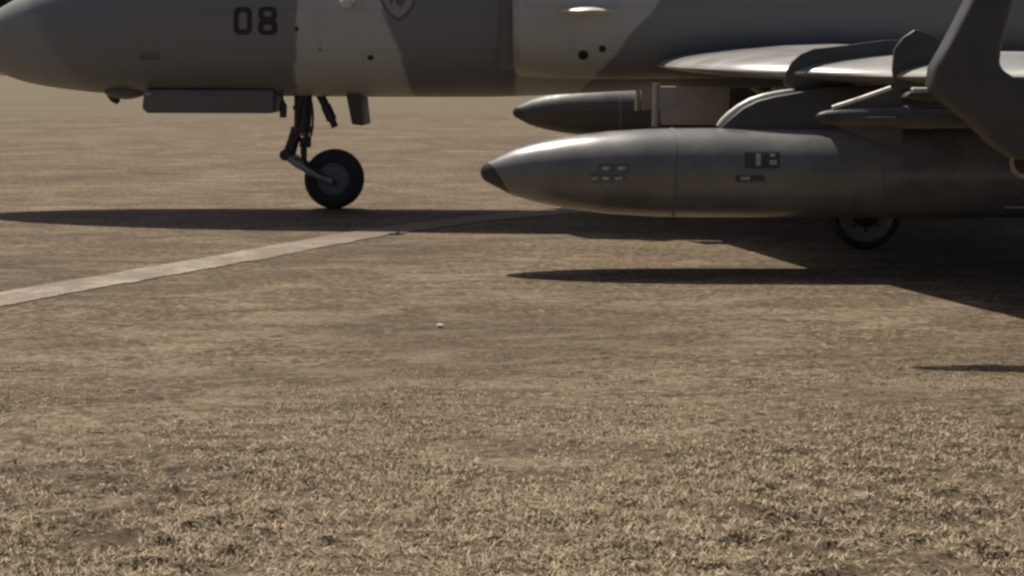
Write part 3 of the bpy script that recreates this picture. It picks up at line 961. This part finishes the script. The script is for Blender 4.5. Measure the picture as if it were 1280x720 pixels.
# ------------------------------------------------------------------ loose things on the ground
def scatter(name, n, mat, fn):
    v = []; f = []
    for _ in range(n): fn(v, f)
    me = bpy.data.meshes.new(name); me.from_pydata(v, [], f)
    return link(name, me, mat)
def rand_xy(ymin=3.35, ymax=9.5):
    while True:
        y = ymin + (ymax-ymin)*random.random()**1.9
        x = random.uniform(-1, 1)*(0.42*y + .4)
        keep = float(vnoise(np.array(x*1.1+3), np.array(y*1.1), 5))*0.9 + .25
        if random.random() < keep: return x, y
def gz(x, y): return float(ground_z(np.array(x), np.array(y)))
gx = [rand_xy() for _ in range(9000)]
gza = ground_z(np.array([p[0] for p in gx]), np.array([p[1] for p in gx]))
V = []; F = []
for (x, y), z in zip(gx, gza):
    s = .0028 + .0070*random.random()**2.2
    a = random.uniform(0, 6.28); k = len(V); h = s*random.uniform(.2, .45)
    m_ = 5
    for j in range(m_):
        t = a + j*2*math.pi/m_ + random.uniform(-.3, .3); rr = s*random.uniform(.75, 1.25)
        V.append((x + rr*math.cos(t), y + rr*math.sin(t), z - .003))
    for j in range(m_):
        t = a + j*2*math.pi/m_ + random.uniform(-.3, .3); rr = s*random.uniform(.45, .85)
        V.append((x + rr*math.cos(t), y + rr*math.sin(t), z + h*random.uniform(.6, 1)))
    for j in range(m_):
        q = (j+1) % m_
        F.append((k+j, k+q, k+m_+q, k+m_+j))
    F.append(tuple(k+m_+j for j in range(m_)))
me = bpy.data.meshes.new('grit'); me.from_pydata(V, [], F)
tag(link('grit', me, M['grit']), 'loose brown grit strewn over the near ground', 'grit', kind='stuff')
V = []; F = []
for _ in range(900):
    x, y = rand_xy(3.4, 9.0)
    if random.random() < .5: x = abs(x)*.9 + .2
    z = gz(x, y) + .004
    a = random.gauss(0, .7); Lh = random.uniform(.008, .03); w = random.uniform(.0014, .003)
    d = Vector((math.cos(a), math.sin(a), random.uniform(-.1, .1))); nn = Vector((-math.sin(a), math.cos(a), 0))
    k = len(V); c = Vector((x, y, z))
    for p in (c - d*Lh - nn*w, c - d*Lh + nn*w, c - d*Lh + Vector((0, 0, w*1.6)), c + d*Lh - nn*w, c + d*Lh + nn*w, c + d*Lh + Vector((0, 0, w*1.6))):
        V.append(tuple(p))
    F += [(k, k+1, k+4, k+3), (k+1, k+2, k+5, k+4), (k+2, k, k+3, k+5), (k, k+2, k+1), (k+3, k+4, k+5)]
me = bpy.data.meshes.new('straw'); me.from_pydata(V, [], F)
tag(link('straw', me, M['straw']), 'bits of dry straw scattered over the near ground', 'straw', kind='stuff')

# short dry grass at the edge of the apron, thinning out towards the jet
NB = 170000
yb = 3.25 + 4.9*rng.random(NB*2)**1.25
xb = (rng.random(NB*2)*2 - 1)*(0.41*yb + .35)
pt = 0.6*vnoise(xb*2.3+11, yb*2.3, 7) + 0.4*vnoise(xb*6.5, yb*6.5, 8)
dens = np.clip((pt - 0.22)*2.6, 0.10, 1)*np.clip((8.3 - yb)/3.4, 0, 1)*np.clip(0.75 + 0.12*xb, .4, 1)
ok = rng.random(NB*2) < dens
xb, yb, pt = xb[ok][:NB], yb[ok][:NB], pt[ok][:NB]
nb = len(xb)
zb_ = ground_z(xb, yb) - .002
near = np.clip((8.4 - yb)/4.5, .28, 1)
hgt = (0.005 + 0.017*rng.random(nb)**1.6)*near*(.55 + .9*pt)
lean = 0.012 + 0.030*rng.random(nb)
az = rng.random(nb)*2*np.pi
wd = 0.0011 + 0.0018*rng.random(nb)
dx, dy = np.cos(az), np.sin(az)
ln = lean*near
P0 = np.stack([xb - dy*wd, yb + dx*wd, zb_], 1)
P1 = np.stack([xb + dy*wd, yb - dx*wd, zb_], 1)
P2 = np.stack([xb + dx*ln*.55 + dy*wd*.8, yb + dy*ln*.55 - dx*wd*.8, zb_ + hgt*.8], 1)
P3 = np.stack([xb + dx*ln*.55 - dy*wd*.8, yb + dy*ln*.55 + dx*wd*.8, zb_ + hgt*.8], 1)
P4 = np.stack([xb + dx*ln, yb + dy*ln, zb_ + hgt], 1)
co = np.stack([P0, P1, P2, P3, P4], 1).reshape(-1, 3)
base = np.arange(nb)*5
quad = np.stack([base, base+1, base+2, base+3], 1)
tri = np.stack([base+3, base+2, base+4], 1)
loops = np.concatenate([quad, tri], 1).ravel().astype(np.int32)
starts = np.stack([np.arange(nb)*7, np.arange(nb)*7 + 4], 1).ravel().astype(np.int32)
me = bpy.data.meshes.new('dry_grass')
me.vertices.add(len(co)); me.vertices.foreach_set('co', co.ravel())
me.loops.add(len(loops)); me.loops.foreach_set('vertex_index', loops)
me.polygons.add(len(starts)); me.polygons.foreach_set('loop_start', starts)
me.update(calc_edges=True)
tag(link('dry_grass', me, M['dry_grass']), 'short dry brown grass covering the near ground', 'grass', kind='stuff')

# a single white chip of stone
bm = bmesh.new(); bmesh.ops.create_icosphere(bm, subdivisions=2, radius=.016)
for v_ in bm.verts:
    k = 1 + random.uniform(-.18, .18)
    v_.co = Vector((v_.co.x*1.35*k, v_.co.y*k, v_.co.z*.75*k))
me = bpy.data.meshes.new('pebble'); bm.to_mesh(me); bm.free()
pb = link('pebble', me, M['white_stone']); pb.location = (-.415, 7.70, gz(-.415, 7.70) + .012)
tag(pb, 'small white pebble lying alone on the brown ground', 'pebble')
